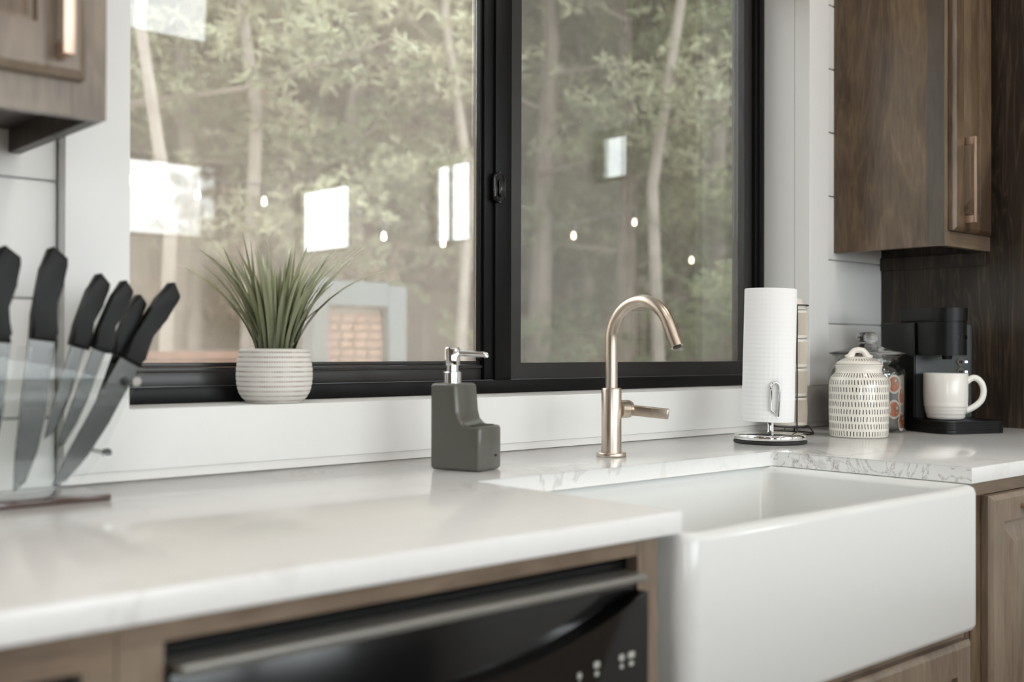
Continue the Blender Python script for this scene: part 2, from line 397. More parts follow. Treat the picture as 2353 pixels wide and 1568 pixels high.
# other walls with window openings
def wall_with_openings(name, axis, pos, th, a0, a1, z0, z1f, openings, mat='shiplap'):
    b_ = B(); xs = sorted({a0, a1} | {o[0] for o in openings} | {o[1] for o in openings})
    def add(p, q, za, zb):
        if zb-za < .01: return
        if axis == 'Y': box(b_, p, q, pos-th, pos, za, zb)
        else: box(b_, pos, pos+th, p, q, za, zb)
    for p, q in zip(xs, xs[1:]):
        os_ = sorted([o for o in openings if o[0] <= p+1e-6 and o[1] >= q-1e-6], key=lambda o: o[2]); cur = z0
        for o in os_: add(p, q, cur, o[2]); cur = o[3]
        add(p, q, cur, z1f(p, q))
    return struct(link(name, b_, mat))
WF = [(.3, 1.5, .9, 2.56), (1.7, 2.9, .9, 2.56), (3.10, 4.02, 1.95, 2.56), (1.7, 2.9, 3.45, 3.98), (3.10, 3.94, 3.45, 3.98), (-1.6, -.2, .9, 2.56)]
WR = [(-3.46, -2.70, 1.82, 2.33), (-1.80, -1.22, 1.78, 2.33), (-.315, -.025, 2.02, 2.31)]
wall_with_openings('wall_front', 'Y', -4.0, .12, -2.2, 4.3, 0, lambda p, q: 4.42, WF)
wall_with_openings('wall_right', 'X', 4.3, .12, -4.1, 1.95, 0, lambda p, q: 2.88+.26*(1.765-p), WR)
wall_with_openings('wall_left', 'X', -2.32, .12, -4.1, 1.95, 0, lambda p, q: 2.88+.26*(1.765-p), [(-3.0, -1.8, .9, 2.3)], 'wood')
def win(n, axis, pos, a0, a1, z0, z1, bars=1):
    o = bpy.data.objects.new('window_%d' % n, None); col.objects.link(o); struct(o)
    b_ = B(); t_ = .035
    def bx(p, q, za, zb, d=.05):
        if axis == 'Y': box(b_, p, q, pos-d, pos, za, zb)
        else: box(b_, pos, pos+d, p, q, za, zb)
    bx(a0, a1, z0, z0+t_); bx(a0, a1, z1-t_, z1); bx(a0, a0+t_, z0, z1); bx(a1-t_, a1, z0, z1)
    for k in range(bars): xm = a0+(a1-a0)*(k+1)/(bars+1); bx(xm-.012, xm+.012, z0, z1, .03)
    link('window_frame', b_, 'black', o)
    b_ = B()
    if axis == 'Y': box(b_, a0, a1, pos-.03, pos-.026, z0, z1)
    else: box(b_, pos+.026, pos+.03, a0, a1, z0, z1)
    link('glass_pane', b_, 'glass', o)
for i, a in enumerate(WF): win(i+2, 'Y', -4.04, *a, bars=0)
for i, a in enumerate(WR): win(i+8, 'X', 4.34, *a, bars=2 if i == 1 else 0)

# ---------------------------------------------------------------- window_1 : black sliding window
w1 = bpy.data.objects.new('window_1', None); col.objects.link(w1); struct(w1); w1['label'] = 'wide black framed sliding window over the sink'
X0, X1, Z0, Z1 = XL+.001, XR-.001, 1.0305, 2.254
bm = B()
box(bm, X0, X1, YW, YW+.012, Z0, 1.060, .0015); box(bm, X0, X1, YW+.012, 1.955, Z0, 1.045)
box(bm, X0, X1, YW, 1.955, 2.22, Z1, .0015)
box(bm, X0, X0+.03, YW, 1.955, 1.0455, 2.22, .0015)
box(bm, X1-.022, X1, YW, 1.955, 1.0605, 2.2195, .0015); box(bm, X1-.036, X1-.023, YW+.006, 1.955, 1.0605, 2.2195, .001)
link('window_frame', bm, 'black', w1, True)
bm = B(); box(bm, X0+.03, X1-.04, YW+.0125, YW+.0135, 1.0585, 1.0605); link('lip_glint', bm, pm('painted_lip_glint', (.45, .48, .5), .25, .6), w1)  # pale strip paints the gleam along the top of the black lip
bm = B()   # left sash
sy0, sy1 = 1.902, 1.927
box(bm, X0+.031, 1.613, sy0+.006, sy1, 1.050, 1.086, .001); box(bm, X0+.031, 1.613, sy0+.002, sy1, 1.0865, 1.094, .001)
box(bm, X0+.031, 1.613, sy0+.010, sy1, 1.0945, 1.103, .0012)
box(bm, X0+.031, 1.613, sy0, sy1, 2.175, 2.219, .001)
box(bm, X0+.031, X0+.060, sy0, sy1, 1.104, 2.174, .001)
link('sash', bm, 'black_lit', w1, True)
bm = B()
box(bm, 1.614, 1.640, 1.898, 1.928, 1.050, 2.219, .0015); box(bm, 1.641, 1.690, 1.892, 1.928, 1.047, 2.219, .002)
box(bm, 1.606, 1.613, 1.906, 1.928, 1.1035, 2.1745, .001)
link('meeting_stile', bm, 'black', w1, True)
bm = B()   # right sash, mitred
def ring(x0, x1, z0, z1, t_, ya, yb, b_):
    A = [(x0, z0), (x1, z0), (x1, z1), (x0, z1)]; C = [(x0+t_, z0+t_), (x1-t_, z0+t_), (x1-t_, z1-t_), (x0+t_, z1-t_)]
    for i in range(4):
        j = (i+1) % 4; prism(b_, [A[i], A[j], C[j], C[i]], 'Y', ya, yb, .0008, 1)
ring(1.691, X1-.037, 1.0600, 2.219, .038, 1.902, 1.945, bm)
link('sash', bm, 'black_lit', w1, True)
for nm, x0, x1, mt in (('glass_pane', X0+.061, 1.6055, 'glassL'), ('glass_pane', 1.730, X1-.076, 'glassR')):
    yo = 1.918 if x0 < 1.5 else 1.922
    for dy in (0, .014):
        bm = B(); box(bm, x0, x1, yo+dy, yo+dy+.003, 1.098 if x0 < 1.5 else 1.0985, 2.18); link(nm, bm, mt if dy == 0 else 'glass', w1)
bm = B(); box(bm, 1.73, X1-.076, 1.946, 1.9465, 1.0985, 2.18); link('insect_screen', bm, 'screen', w1)
# sash lock
bm = B(); prism(bm, rrect(1.6285, 1.6605, 1.462, 1.530, .013), 'Y', 1.880, 1.892, .004, 3); lk = link('sash_lock', bm, 'blackgloss', w1, True)
bm = B(); prism(bm, rrect(1.637, 1.651, 1.474, 1.515, .0068), 'Y', 1.874, 1.8805, .0025, 3); link('thumb_turn', bm, 'blackgloss', lk, True)

# ---------------------------------------------------------------- worktop
CX0, CX1, CYb, CYf = 1.155, 1.982, 1.385, .95
bm = B()
poly = [(-1.6, CYf), (CX0, CYf)]+[(CX0, CYb-.012)]+arc(CX0+.012, CYb-.012, .012, 180, 90, 4)[1:]+arc(CX1-.012, CYb-.012, .012, 90, 0, 4)+[(CX1, CYf), (XP-.001, CYf), (XP-.001, 1.7645), (-1.6, 1.7645)]
prism(bm, poly, 'Z', .884, CT, .0022, 2)
tag(link('worktop', bm, 'quartz', None, True), 'white veined quartz worktop running under the window around the sink', 'worktop')

# ---------------------------------------------------------------- farmhouse sink
sk = thing('farmhouse_sink', 'white fireclay farmhouse sink with a deep apron front', 'sink', (1.578, 1.16, .62))
ax0, ax1, ay0, ay1 = 1.149-1.578, 1.990-1.578, .935-1.16, 1.42-1.16
bm = B()
def loop(x0, x1, y0, y1, r, z, n=6): return [bm.verts.new((p[0], p[1], z)) for p in rrect(x0, x1, y0, y1, r, n)]
specs = [(0.012, .022, 0), (.004, .026, .003), (0, .030, .012), (0, .030, .250), (.003, .028, .259), (.010, .024, .2635), (.019, .022, .2635), (.026, .024, .259), (.029, .028, .250), (.034, .040, .04), (.045, .05, .022), (.07, .06, .018)]
loops = [loop(ax0+i, ax1-i, ay0+i, ay1-i, max(r_-0, .004), z_) for i, r_, z_ in specs]
for a, b_ in zip(loops, loops[1:]):
    for k in range(len(a)): bm.faces.new((a[k], a[(k+1) % len(a)], b_[(k+1) % len(a)], b_[k]))
bm.faces.new(loops[0][::-1]); bm.faces.new(loops[-1])
link('basin', bm, 'sink', sk, 'full')
bm = B(); lathe(bm, [(0, .020), (.03, .020), (.042, .0215), (.045, .0185), (.045, .016)], 32); link('drain', bm, 'chrome', sk, True)

# ---------------------------------------------------------------- cabinets
def door_mesh(bm, x0, x1, z0, z1, yf, fr=.058, th=.020, frame_only=False):
    """raised-panel door, front looks to -Y"""
    prof = [(0, 0), (0, -th+.007), (.0035, -th+.0035), (.0095, -th), (fr, -th), (fr+.003, -th+.009), (fr+.008, -th+.010), (fr+.040, -th+.001), (fr+.043, -th+.0005)]
    L = []
    for i, d in prof:
        L.append([bm.verts.new(c) for c in ((x0+i, yf+d, z0+i), (x1-i, yf+d, z0+i), (x1-i, yf+d, z1-i), (x0+i, yf+d, z1-i))])
    for a, b_ in zip(L, L[1:]):
        for k in range(4): bm.faces.new((a[k], a[(k+1) % 4], b_[(k+1) % 4], b_[k]))
    bm.faces.new(L[-1]); bm.faces.new(L[0][::-1])
def pull(parent, x, y, z0, z1, mat='copper', horizontal=False, flat=.0065):
    b_ = B()
    if not horizontal:
        box(b_, x-flat, x+flat, y-.032, y-.025, z0, z1, .0012)
        for zc in (z0+.010, z1-.010): box(b_, x-.005, x+.005, y-.0245, y, zc-.010, zc+.010, .0012)
    else:
        box(b_, z0, z1, y-.032, y-.025, x-flat, x+flat, .0012)
        for zc in (z0+.010, z1-.010): box(b_, zc-.010, zc+.010, y-.0245, y, x-.005, x+.005, .0012)
    return link('handle', b_, mat, parent, True)
# upper right cabinet
uc = thing('wall_cabinet', 'brown stained wall cabinet right of the window beside the dark tall panel', 'cabinet', (0, 0, 0))
ux0, ux1, uy, uz0, uz1 = 2.828, XP-.001, 1.430, 1.411, 2.65
bm = B(); box(bm, ux0, ux0+.018, uy+.0205, YS-.001, uz0, uz1); box(bm, ux0+.0185, ux1, uy+.0205, YS-.001, uz0+.03, uz0+.048)
box(bm, ux0+.0185, ux1, YS-.012, YS-.001, uz0+.0485, uz1); link('carcass', bm, 'wood', uc)
bm = B(); box(bm, ux0+.0005, ux0+.028, uy, uy+.020, uz0, uz1); link('stile', bm, 'wood_grey', uc)
bm = B(); box(bm, ux0-.0005, ux0+.0003, uy+.0005, uy+.048, uz0+.002, uz1); link('end_strip', bm, M['wood_dark'] if False else wood('dark_edge_strip', (.06, .045, .032), (.10, .08, .06), (.15, .12, .09)), uc)  # darker wood band along the front edge of the side panel
bm = B(); box(bm, ux0+.0285, ux1, uy, uy+.020, uz0, uz0+.04); link('bottom_rail', bm, 'wood_h', uc)
bm = B(); door_mesh(bm, 2.846, 3.066, 1.452, 2.62, uy-.001, fr=.050); dr = link('door', bm, 'wood', uc)
pull(dr, 2.905, uy-.021, 1.474, 1.706)
# upper left cabinet
lc = thing('wall_cabinet', 'greyish brown wall cabinet at the upper left, near the camera', 'cabinet', (0, 0, 0))
lx1, lx0, lz0 = .566, -.40, 1.427
bm = B(); box(bm, lx1-.018, lx1, uy+.0205, YS-.001, lz0, 2.65); box(bm, lx0, lx1-.0185, uy+.0205, YS-.001, lz0+.035, lz0+.053); box(bm, lx0, lx0+.018, uy+.021, YS-.001, lz0, lz0+.034)
link('carcass', bm, 'wood_dark', lc)
bm = B(); box(bm, lx1-.045, lx1-.0005, uy, uy+.020, lz0, 2.65); link('stile', bm, 'wood_grey', lc)
bm = B(); box(bm, lx0, lx1-.0455, uy, uy+.020, lz0, lz0+.052); link('bottom_rail', bm, 'wood_grey', lc)
bm = B(); door_mesh(bm, .06, .533, lz0+.045, 2.62, uy-.001, fr=.062); dr = link('door', bm, 'wood_grey', lc)
pull(dr, .499, uy-.021, 1.492, 1.70, flat=.0075)
bm = B(); door_mesh(bm, -.39, .056, lz0+.045, 2.62, uy-.001, fr=.062); dr = link('door', bm, 'wood_grey', lc)
# tall dark end panel cabinet
tc_ = thing('tall_cabinet', 'tall very dark walnut panelled cabinet closing the right end of the worktop', 'cabinet', (0, 0, 0))
bm = B(); box(bm, XP, 3.75, 1.05, 1.7635, 0, 2.80); link('carcass', bm, 'wood_dark', tc_)
bm = B(); box(bm, XP+.0, 3.12, 1.029, 1.0495, 0, 2.80); link('front_stile', bm, 'wood_dark', tc_)
bm = B(); box(bm, XP-.0120, XP-.0005, 1.44, YS-.002, 1.372, 1.410, .001); link('ledge_trim', bm, 'wood_dark', tc_)

# base units
def base_unit(label, x0, x1, parts):
    t_ = thing('base_cabinet', label, 'cabinet', (0, 0, 0))
    b_ = B(); box(b_, x0, x0+.018, .9905, 1.7635, .10, .8835); box(b_, x1-.018, x1, .9905, 1.7635, .10, .8835); box(b_, x0+.0185, x1-.0185, .9905, 1.7635, .10, .118)
    link('carcass', b_, 'wood_dark', t_)
    b_ = B(); box(b_, x0, x1, 1.03, 1.045, 0, .0995); link('toe_kick', b_, 'wood_dark', t_)
    return t_
c1 = base_unit('base cabinet at the left under the front edge of the worktop', -.55, .395, None)
bm = B(); box(bm, -.5, .395, .970, .990, .845, .8835); link('top_rail', bm, 'wood_h', c1)
bm = B(); box(bm, .365, .395, .970, .990, .10, .8448); link('stile', bm, 'wood_grey', c1)
bm = B(); door_mesh(bm, -.08, .355, .12, .838, .969); d_ = link('door', bm, 'wood_grey', c1)
c2 = thing('dishwasher_surround', 'brown wooden face frame surrounding the black dishwasher', 'frame', (0, 0, 0))
bm = B(); box(bm, .396, 1.088, .970, .990, .860, .8835); link('top_rail', bm, 'wood_h', c2)
bm = B(); box(bm, 1.089, 1.130, .970, .990, .10, .8835); link('stile', bm, 'wood_grey', c2)
bm = B(); box(bm, .396, .440, .970, .990, .10, .8595); link('stile', bm, 'wood_grey', c2)
c3 = base_unit('sink base cabinet with doors below the apron', 1.143, 2.016, None)
for ch in list(c3.children): bpy.data.objects.remove(ch)
bm = B(); box(bm, 1.143, 1.161, .9905, 1.7635, .10, .8835); box(bm, 1.994, 2.012, .9905, 1.7635, .10, .8835); box(bm, 1.1615, 1.9935, .9905, 1.7635, .10, .118); link('carcass', bm, 'wood_dark', c3)
bm = B(); box(bm, 1.162, 1.993, .970, .990, .585, .6185); link('top_rail', bm, 'wood_h', c3)
bm = B(); box(bm, 1.994, 2.012, .970, .990, .10, .8835); link('stile', bm, 'wood', c3)
bm = B(); box(bm, 1.143, 1.161, .970, .990, .10, .6185); link('stile', bm, 'wood', c3)
bm = B(); box(bm, 1.143, 2.012, 1.03, 1.045, 0, .0995); link('toe_kick', bm, 'wood_dark', c3)
for a, b2 in ((1.170, 1.572), (1.578, 1.984)):
    bm = B(); door_mesh(bm, a, b2, .12, .600, .969); d_ = link('door', bm, 'wood_grey', c3)
c4 = base_unit('base cabinet with a raised panel door right of the sink', 2.017, 3.093, None)
bm = B(); box(bm, 2.017, 3.093, .970, .990, .856, .8835); link('top_rail', bm, 'wood_h', c4)
bm = B(); box(bm, 2.017, 2.072, .970, .990, .10, .8555); link('stile', bm, 'wood', c4)
bm = B(); door_mesh(bm, 2.060, 2.56, .12, .855, .969, fr=.052); d_ = link('door', bm, 'wood_grey', c4)
pull(d_, .8265, .949, 2.186, 2.33, 'copper', True)
bm = B(); door_mesh(bm, 2.568, 3.07, .12, .855, .969, fr=.052); d_ = link('door', bm, 'wood_grey', c4)

# ---------------------------------------------------------------- dishwasher
dw = thing('dishwasher', 'black dishwasher with a curved pocket handle built in left of the sink', 'dishwasher', (.762, .96, 0))
O = .762
bm = B(); box(bm, .442-O, 1.086-O, .032, .60, .10, .85); link('tub', bm, 'blackmat', dw)
bm = B(); box(bm, .446-O, 1.082-O, .012, .031, .12, .828, .002); link('door', bm, 'blackgloss', dw, True)
bm = B(); box(bm, .446-O, 1.083-O, -.014, .030, .8300, .8405, .003, 3); link('top_trim', bm, 'trimgrey', dw, True)
bm = B()
ptsA = [(.446-O, .12), (1.082-O, .12), (1.082-O, .818)]
nn = 24
for i in range(nn+1):
    u = i/nn; x = 1.070-O-u*(.612); ptsA.append((x, .818-.062*math.sin(PI*u)**.8))
ptsA.append((.446-O, .818))
prism(bm, ptsA, 'Y', -.016, .0115, .003, 2); cons = link('control_panel', bm, 'blackgloss', dw, True)
gm = pm('print_grey', (.42, .43, .39), .5)
for bx_, bz, ww in ((1.030, .7385, .009), (1.048, .7390, .012), (.985, .738, .010), (.955, .730, .006)):
    bm = B()
    prism(bm, rrect(bx_-ww/2-O, bx_+ww/2-O, bz, bz+.008, .002, 3), 'Y', -.0168, -.0161)
    prism(bm, rrect(bx_-ww/3-O, bx_+ww/3-O, bz-.010, bz-.004, .002, 3), 'Y', -.0168, -.0161)
    link('button_mark', bm, gm, cons)

# ---------------------------------------------------------------- faucet
fx, fy = 1.636, 1.528
fc = thing('faucet', 'brushed nickel gooseneck faucet with side lever behind the sink', 'faucet', (fx, fy, CT+.0003))
bm = B(); lathe(bm, [(0, 0), (.0295, 0), (.0300, .001), (.0300, .0065), (.0288, .0082), (.021, .0084)], 48); link('base_flange', bm, 'nickel', fc, True)
bm = B(); lathe(bm, [(.0202, .0085), (.0202, .134), (.0190, .1375), (.0145, .1380), (0, .138)], 48); link('body', bm, 'nickel', fc, True)
Rr = .078; pts = [(0, 0, .1385), (0, 0, .17), (0, 0, .20), (0, 0, .225)]
for i in range(1, 29):
    a = math.radians(155*i/28); pts.append((0, -Rr+Rr*math.cos(a), .2335+Rr*math.sin(a)))
a = math.radians(155); e0 = Vector(pts[-1]); tg = Vector((0, -math.sin(a), math.cos(a)))
pts += [tuple(e0+tg*.02), tuple(e0+tg*.050)]
bm = B(); tube(bm, pts, .0122, 28); sp = link('spout', bm, 'nickel', fc, True)
bm = B(); tube(bm, [e0+tg*.0495, e0+tg*.0515], .0085, 24); link('aerator', bm, 'rubber', sp, True)
bm = B(); tube(bm, [(.019, 0, .094), (.040, 0, .094)], .0185, 36); tube(bm, [(.040, 0, .094), (.0412, 0, .094)], .0175, 36)
tube(bm, [(.0412, 0, .094), (.050, 0, .094), (.0535, 0, .094), (.0555, 0, .094)], [.0185, .0182, .0165, .012], 36); hv = link('valve_hub', bm, 'nickel', fc, True)
bm = B()
rot = Matrix.Rotation(math.radians(-62), 3, 'Z') @ Matrix.Rotation(math.radians(5), 3, 'Y')
box(bm, .0, .084, -.0045, .0045, -.0115, .0105, .003, 3)
for v in bm.verts:
    v.co = rot @ v.co + Vector((.046, -.004, .093))
link('lever', bm, 'nickel', hv, True)

# ---------------------------------------------------------------- soap dispenser with sponge tray
sd = thing('soap_dispenser', 'grey ceramic soap dispenser with sponge tray and chrome pump', 'soap dispenser', (1.262, 1.539, CT+.0003), math.radians(-71.5))
# local +X runs from the pump side to the tray side
bm = B()
prof = [(-.050, 0), (.056, 0), (.056, .080), (.034, .079), (.021, .0825), (.0125, .091), (.0085, .105), (.004, .154), (-.050, .154)]
prism(bm, prof, 'Y', -.038, .038)
bmesh.ops.recalc_face_normals(bm, faces=bm.faces)
bmesh.ops.bevel(bm, geom=[e for e in bm.edges if e.calc_face_angle(0) > .9 or abs(e.verts[0].co.y-e.verts[1].co.y) < 1e-6], offset=.0075, segments=4, profile=.5, affect='EDGES', clamp_overlap=True)
body = link('bottle', bm, 'grey', sd, 'full')
bm = B(); prism(bm, rrect(.026, .048, -.030, .030, .008), 'Z', .0798, .0806, .0003, 1); link('tray_well_shade', bm, pm('tray_shadow_glaze', (.04, .038, .033), .4), sd, True)  # flat dark patch; the shade of the hollow is put into its colour
bm = B(); box(bm, .0558, .0566, .012, .020, .024, .028, .0003); link('maker_mark', bm, 'blackmat', sd)
pu = B(); lathe(pu, [(.0165, .1535), (.0165, .173), (.0150, .1745), (.0115, .175), (.0115, .186), (.0135, .187), (.0140, .190), (.0140, .215), (.012, .2185), (0, .219)], 32, (-.026, 0, 0))
pump = link('pump', pu, 'chrome', sd, True)
bm = B(); tube(bm, [(-.016, 0, 0.2075), (.012, .001, 0.2068), (.030, .001, 0.2060), (.0355, .001, 0.2045), (.037, .001, 0.2005)], [.0058, .0055, .0050, .0048, .0042], 14)
rn = Matrix.Rotation(math.radians(22), 3, 'Z')
for v in bm.verts: v.co = rn @ (v.co-Vector((-.026, 0, 0)))+Vector((-.026, 0, 0))
link('nozzle', bm, 'chrome', sd, True)

# ---------------------------------------------------------------- plant on the sill
px, py = 1.031, 1.809
pot = thing('potted_grass', 'artificial grass plant in a round white striped pot on the sill', 'plant', (px, py, 1.0303))
bm = B()
prof = [(0, 0), (.048, 0), (.0515, .0015)]
ctl = [(0, .052), (.08, .0595), (.2, .0655), (.35, .0685), (.5, .0695), (.65, .0690), (.85, .0665), (1, .0640)]
for i in range(60):
    u = i/59; zz_ = .003+.0925*u
    for (u0, q0), (u1, q1) in zip(ctl, ctl[1:]):
        if u0 <= u <= u1+1e-9: w_ = (u-u0)/(u1-u0); r_ = q0+(q1-q0)*w_
    r_ += -.0005*(1 if abs((zz_/.0088) % 1-.5) < .17 else 0)
    prof.append((r_, zz_))
prof += [(.0615, .0985), (.0585, .0990), (.0565, .0975), (.056, .088), (0, .088)]
lathe(bm, prof, 64); link('pot', bm, 'pot', pot, 'full')
bm = B(); lathe(bm, [(.0555, .0885), (.055, .0895), (.03, .092), (0, .093)], 32); link('moss', bm, 'soil', pot, True)
LV = []
def leafmesh(L, lean, width, droop, twist):
    b_ = B(); n = 8; prev = None; x = z_ = 0; ang = lean*.35
    for i in range(n+1):
        u = i/n; wd = width*(.55+.75*u if u < .4 else (.85*(1-((u-.4)/.6)**2.2)+.02))
        cx, cz = math.cos(ang), -math.sin(ang)
        tw = twist*u
        c0 = Vector((x, 0, z_)); s = Vector((0, math.cos(tw), 0)) + Vector((cx, 0, cz))*math.sin(tw)
        n_ = Vector((cx, 0, cz))*math.cos(tw)*.35*wd
        row = [b_.verts.new(c0+s*wd+n_), b_.verts.new(c0), b_.verts.new(c0-s*wd+n_)]
        if prev:
            for k in range(2): b_.faces.new((prev[k], prev[k+1], row[k+1], row[k]))
        prev = row
        st = L/n; x += math.sin(ang)*st; z_ += math.cos(ang)*st; ang += lean*.65/n*1.4+droop/n*u
    me = bpy.data.meshes.new('leaf'); b_.to_mesh(me); b_.free()
    for p in me.polygons: p.use_smooth = True
    me.materials.append(M['leaf']); return me
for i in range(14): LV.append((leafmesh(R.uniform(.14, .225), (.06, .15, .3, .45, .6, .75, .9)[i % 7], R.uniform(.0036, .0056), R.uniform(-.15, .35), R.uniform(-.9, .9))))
def leaf(me, ang, r0, tilt=0, s=1):
    o = bpy.data.objects.new('leaf', me); col.objects.link(o); o.parent = pot
    o.location = (r0*math.cos(ang), r0*math.sin(ang), .091); o.rotation_euler = (0, tilt, ang); o.scale = (s, s, s)
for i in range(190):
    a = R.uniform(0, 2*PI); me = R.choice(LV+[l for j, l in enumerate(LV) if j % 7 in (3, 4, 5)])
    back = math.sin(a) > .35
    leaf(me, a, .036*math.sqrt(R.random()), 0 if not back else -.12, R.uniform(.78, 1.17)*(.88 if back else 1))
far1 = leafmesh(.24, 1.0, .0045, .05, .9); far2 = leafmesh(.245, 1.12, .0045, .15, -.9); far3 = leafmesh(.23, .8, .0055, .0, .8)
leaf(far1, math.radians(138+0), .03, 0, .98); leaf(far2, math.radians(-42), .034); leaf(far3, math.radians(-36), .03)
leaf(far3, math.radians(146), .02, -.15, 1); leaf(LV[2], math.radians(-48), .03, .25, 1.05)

# ---------------------------------------------------------------- paper towel and holder
tx, ty = 2.163, 1.517
ph = thing('paper_towel_holder', 'chrome paper towel holder with a round weighted base', 'holder', (tx, ty, CT+.0003), math.radians(0))
bm = B(); lathe(bm, [(0, 0), (.082, 0), (.084, .002), (.084, .006), (.082, .0075), (0, .0075)], 64); link('rubber_foot', bm, 'rubber', ph, True)
bm = B(); lathe(bm, [(.080, .0078), (.082, .009), (.082, .018), (.080, .0205), (.074, .0222), (.02, .0245), (0, .0248)], 72); link('base_plate', bm, 'chrome', ph, 'full')
bm = B(); lathe(bm, [(.0075, .0245), (.0060, .030), (.0060, .345), (.0045, .349), (0, .350)], 20); link('post', bm, 'chrome', ph, True)
bm = B()
fd = Vector((-.66, -.75, 0)).normalized(); rt = Vector((.75, -.66, 0)).normalized()
base = fd*.030 - rt*.002
q = fd*.0655 - rt*.004
Lp = [base+Vector((0, 0, .025)), base+Vector((0, 0, .045)), base+Vector((0, 0, .060))+fd*.004, q+Vector((0, 0, .072))-fd*.004]
xl = -.0095
Lp += [q+rt*xl+Vector((0, 0, .080)), q+rt*xl+Vector((0, 0, .125))]
for i in range(0, 9):
    a = PI-PI*i/8; Lp.append(q+rt*(.0095*math.cos(a))+Vector((0, 0, .132+.0095*math.sin(a))))
Lp += [q+rt*.0095+Vector((0, 0, .12)), q+rt*.006+Vector((0, 0, .064))]
tube(bm, Lp, .0028, 12); link('tension_arm', bm, 'chrome', ph, True)
bm = B(); lathe(bm, [(.019, 0), (.0595, 0), (.0600, .002), (.0598, .305), (.0585, .307), (.019, .307), (.019, 0)], 72)
roll = link('paper_towel_roll', bm, 'paper', None, True, (tx+.001, ty, CT+.0505))
roll.rotation_euler = (math.radians(.87), math.radians(.97), 0); roll.location = (tx-.004, ty+.004, CT+.0505)
tag(roll, 'white quilted paper towel roll standing on the chrome holder', 'paper towel')

# ---------------------------------------------------------------- ribbed mugs in wire rack
rx, ry = 2.4358, 1.6482
rk = thing('mug_rack', 'black wire rack holding the stacked cream mugs behind the paper towel', 'rack', (rx, ry, CT+.0003))
ringp = lambda r_, z_, n=28: [(r_*math.cos(2*PI*i/n), r_*math.sin(2*PI*i/n), z_) for i in range(n)]
for r_, z_ in ((.047, .0195), (.0465, .330), (.060, .0019)):
    bm = B(); tube(bm, ringp(r_, z_), .0018, 8, closed=True); link('ring', bm, 'wire', rk, True)
for a in (200, 236, 305, 20, 110):
    bm = B(); c_, s_ = math.cos(math.radians(a)), math.sin(math.radians(a))
    if a in (236, 20, 110): tube(bm, [(.0500*c_, .0500*s_, .0019), (.0490*c_, .0490*s_, .0195), (.0488*c_, .0488*s_, .330)], .0019, 8)
    else: tube(bm, [(.060*c_, .060*s_, .0019), (.054*c_, .054*s_, .011), (.0475*c_, .0475*s_, .0195)], .0018, 8)
    link('leg', bm, 'wire', rk, True)
def ribmug():
    b_ = B(); n = 240
    pr = [(0, .0), (.040, .0), (.0435, .002), (.0440, .006), (.0440, .009), (.0440, .0092), (.0440, .066), (.0440, .0662), (.0440, .070), (.0432, .0722), (.0405, .0722), (.0400, .069), (.039, .006), (0, .005)]
    def md(i, k): return 1-.040*(1 if (5 <= k <= 6 and i % 3 < 1) else 0)
    lathe(b_, pr, n, mod=md); t_ = thing('ribbed_mug', '', 'mug'); link('cup', b_, 'flute', t_, True)
    b_ = B(); hp = [(.0425+.019*math.sin(PI*i/12), 0, .036-.022*math.cos(PI*i/12)) for i in range(13)]
    tube(b_, hp, .0045, 10, flat=1.5); link('handle', b_, 'ribcream', t_, True); return t_
mg = ribmug()
pos = ['lowest', 'second', 'third', 'topmost']
for i in range(4):
    o = mg if i == 0 else copy_tree(mg)
    o.location = (rx, ry, CT+.0220+.0742*i); o.rotation_euler = (0, 0, math.radians(-8+(i % 2)*7))
    o['label'] = {0: 'lowest cream ribbed mug of the wire rack stack, resting on the bottom ring', 1: 'second cream ribbed mug from the bottom of the wire rack', 2: 'third cream ribbed mug from the bottom, beside the towel roll', 3: 'topmost cream ribbed mug of the stack, under the tapered stopper'}[i]
    o['group'] = 'cream mugs stacked in the wire rack'
bm = B(); lathe(bm, [(0, 0), (.0435, 0), (.0445, .002), (.0435, .0045), (.040, .009), (.034, .020), (.0325, .026), (.030, .0285), (0, .029)], 40)
tag(link('cream_stopper', bm, 'cream', None, True, (rx, ry, CT+.0225+.0742*4)), 'cream tapered stopper on top of the stacked ribbed mugs', 'stopper')

# ---------------------------------------------------------------- cream canister with dashes
cn = thing('cream_canister', 'cream ceramic canister with black dashes and looped lid', 'canister', (2.4895, 1.4826, CT+.0003))
bm = B(); lathe(bm, [(0, 0), (.066, 0), (.0695, .002), (.0712, .008), (.0725, .06), (.0725, .125), (.0715, .138), (.067, .149), (.0600, .156), (.0565, .161), (.0555, .168), (.0575, .176), (.0590, .1785), (.0585, .180), (.052, .1795), (.052, .165), (0, .165)], 72); link('jar_body', bm, 'dash', cn, 'full')
bm = B(); lathe(bm, [(0, .1802), (.054, .1802), (.0555, .1815), (.0535, .185), (.046, .190), (.034, .1955), (.020, .199), (0, .2)], 64); ld = link('lid', bm, 'dashlid', cn, 'full')
bm = B(); hx = Vector((.80, -.60, 0))
hp = [hx*x_+Vector((0, 0, z_)) for x_, z_ in ((-.028, .1935), (-.021, .200), (-.0165, .2085), (-.011, .2145), (0, .2160), (.011, .2145), (.0165, .2085), (.021, .200), (.028, .1935))]
tube(bm, hp, [.0085, .0062, .0055, .005, .005, .005, .0055, .0062, .0085], 14, flat=1.5); link('lid_handle', bm, 'cream', ld, 'full')

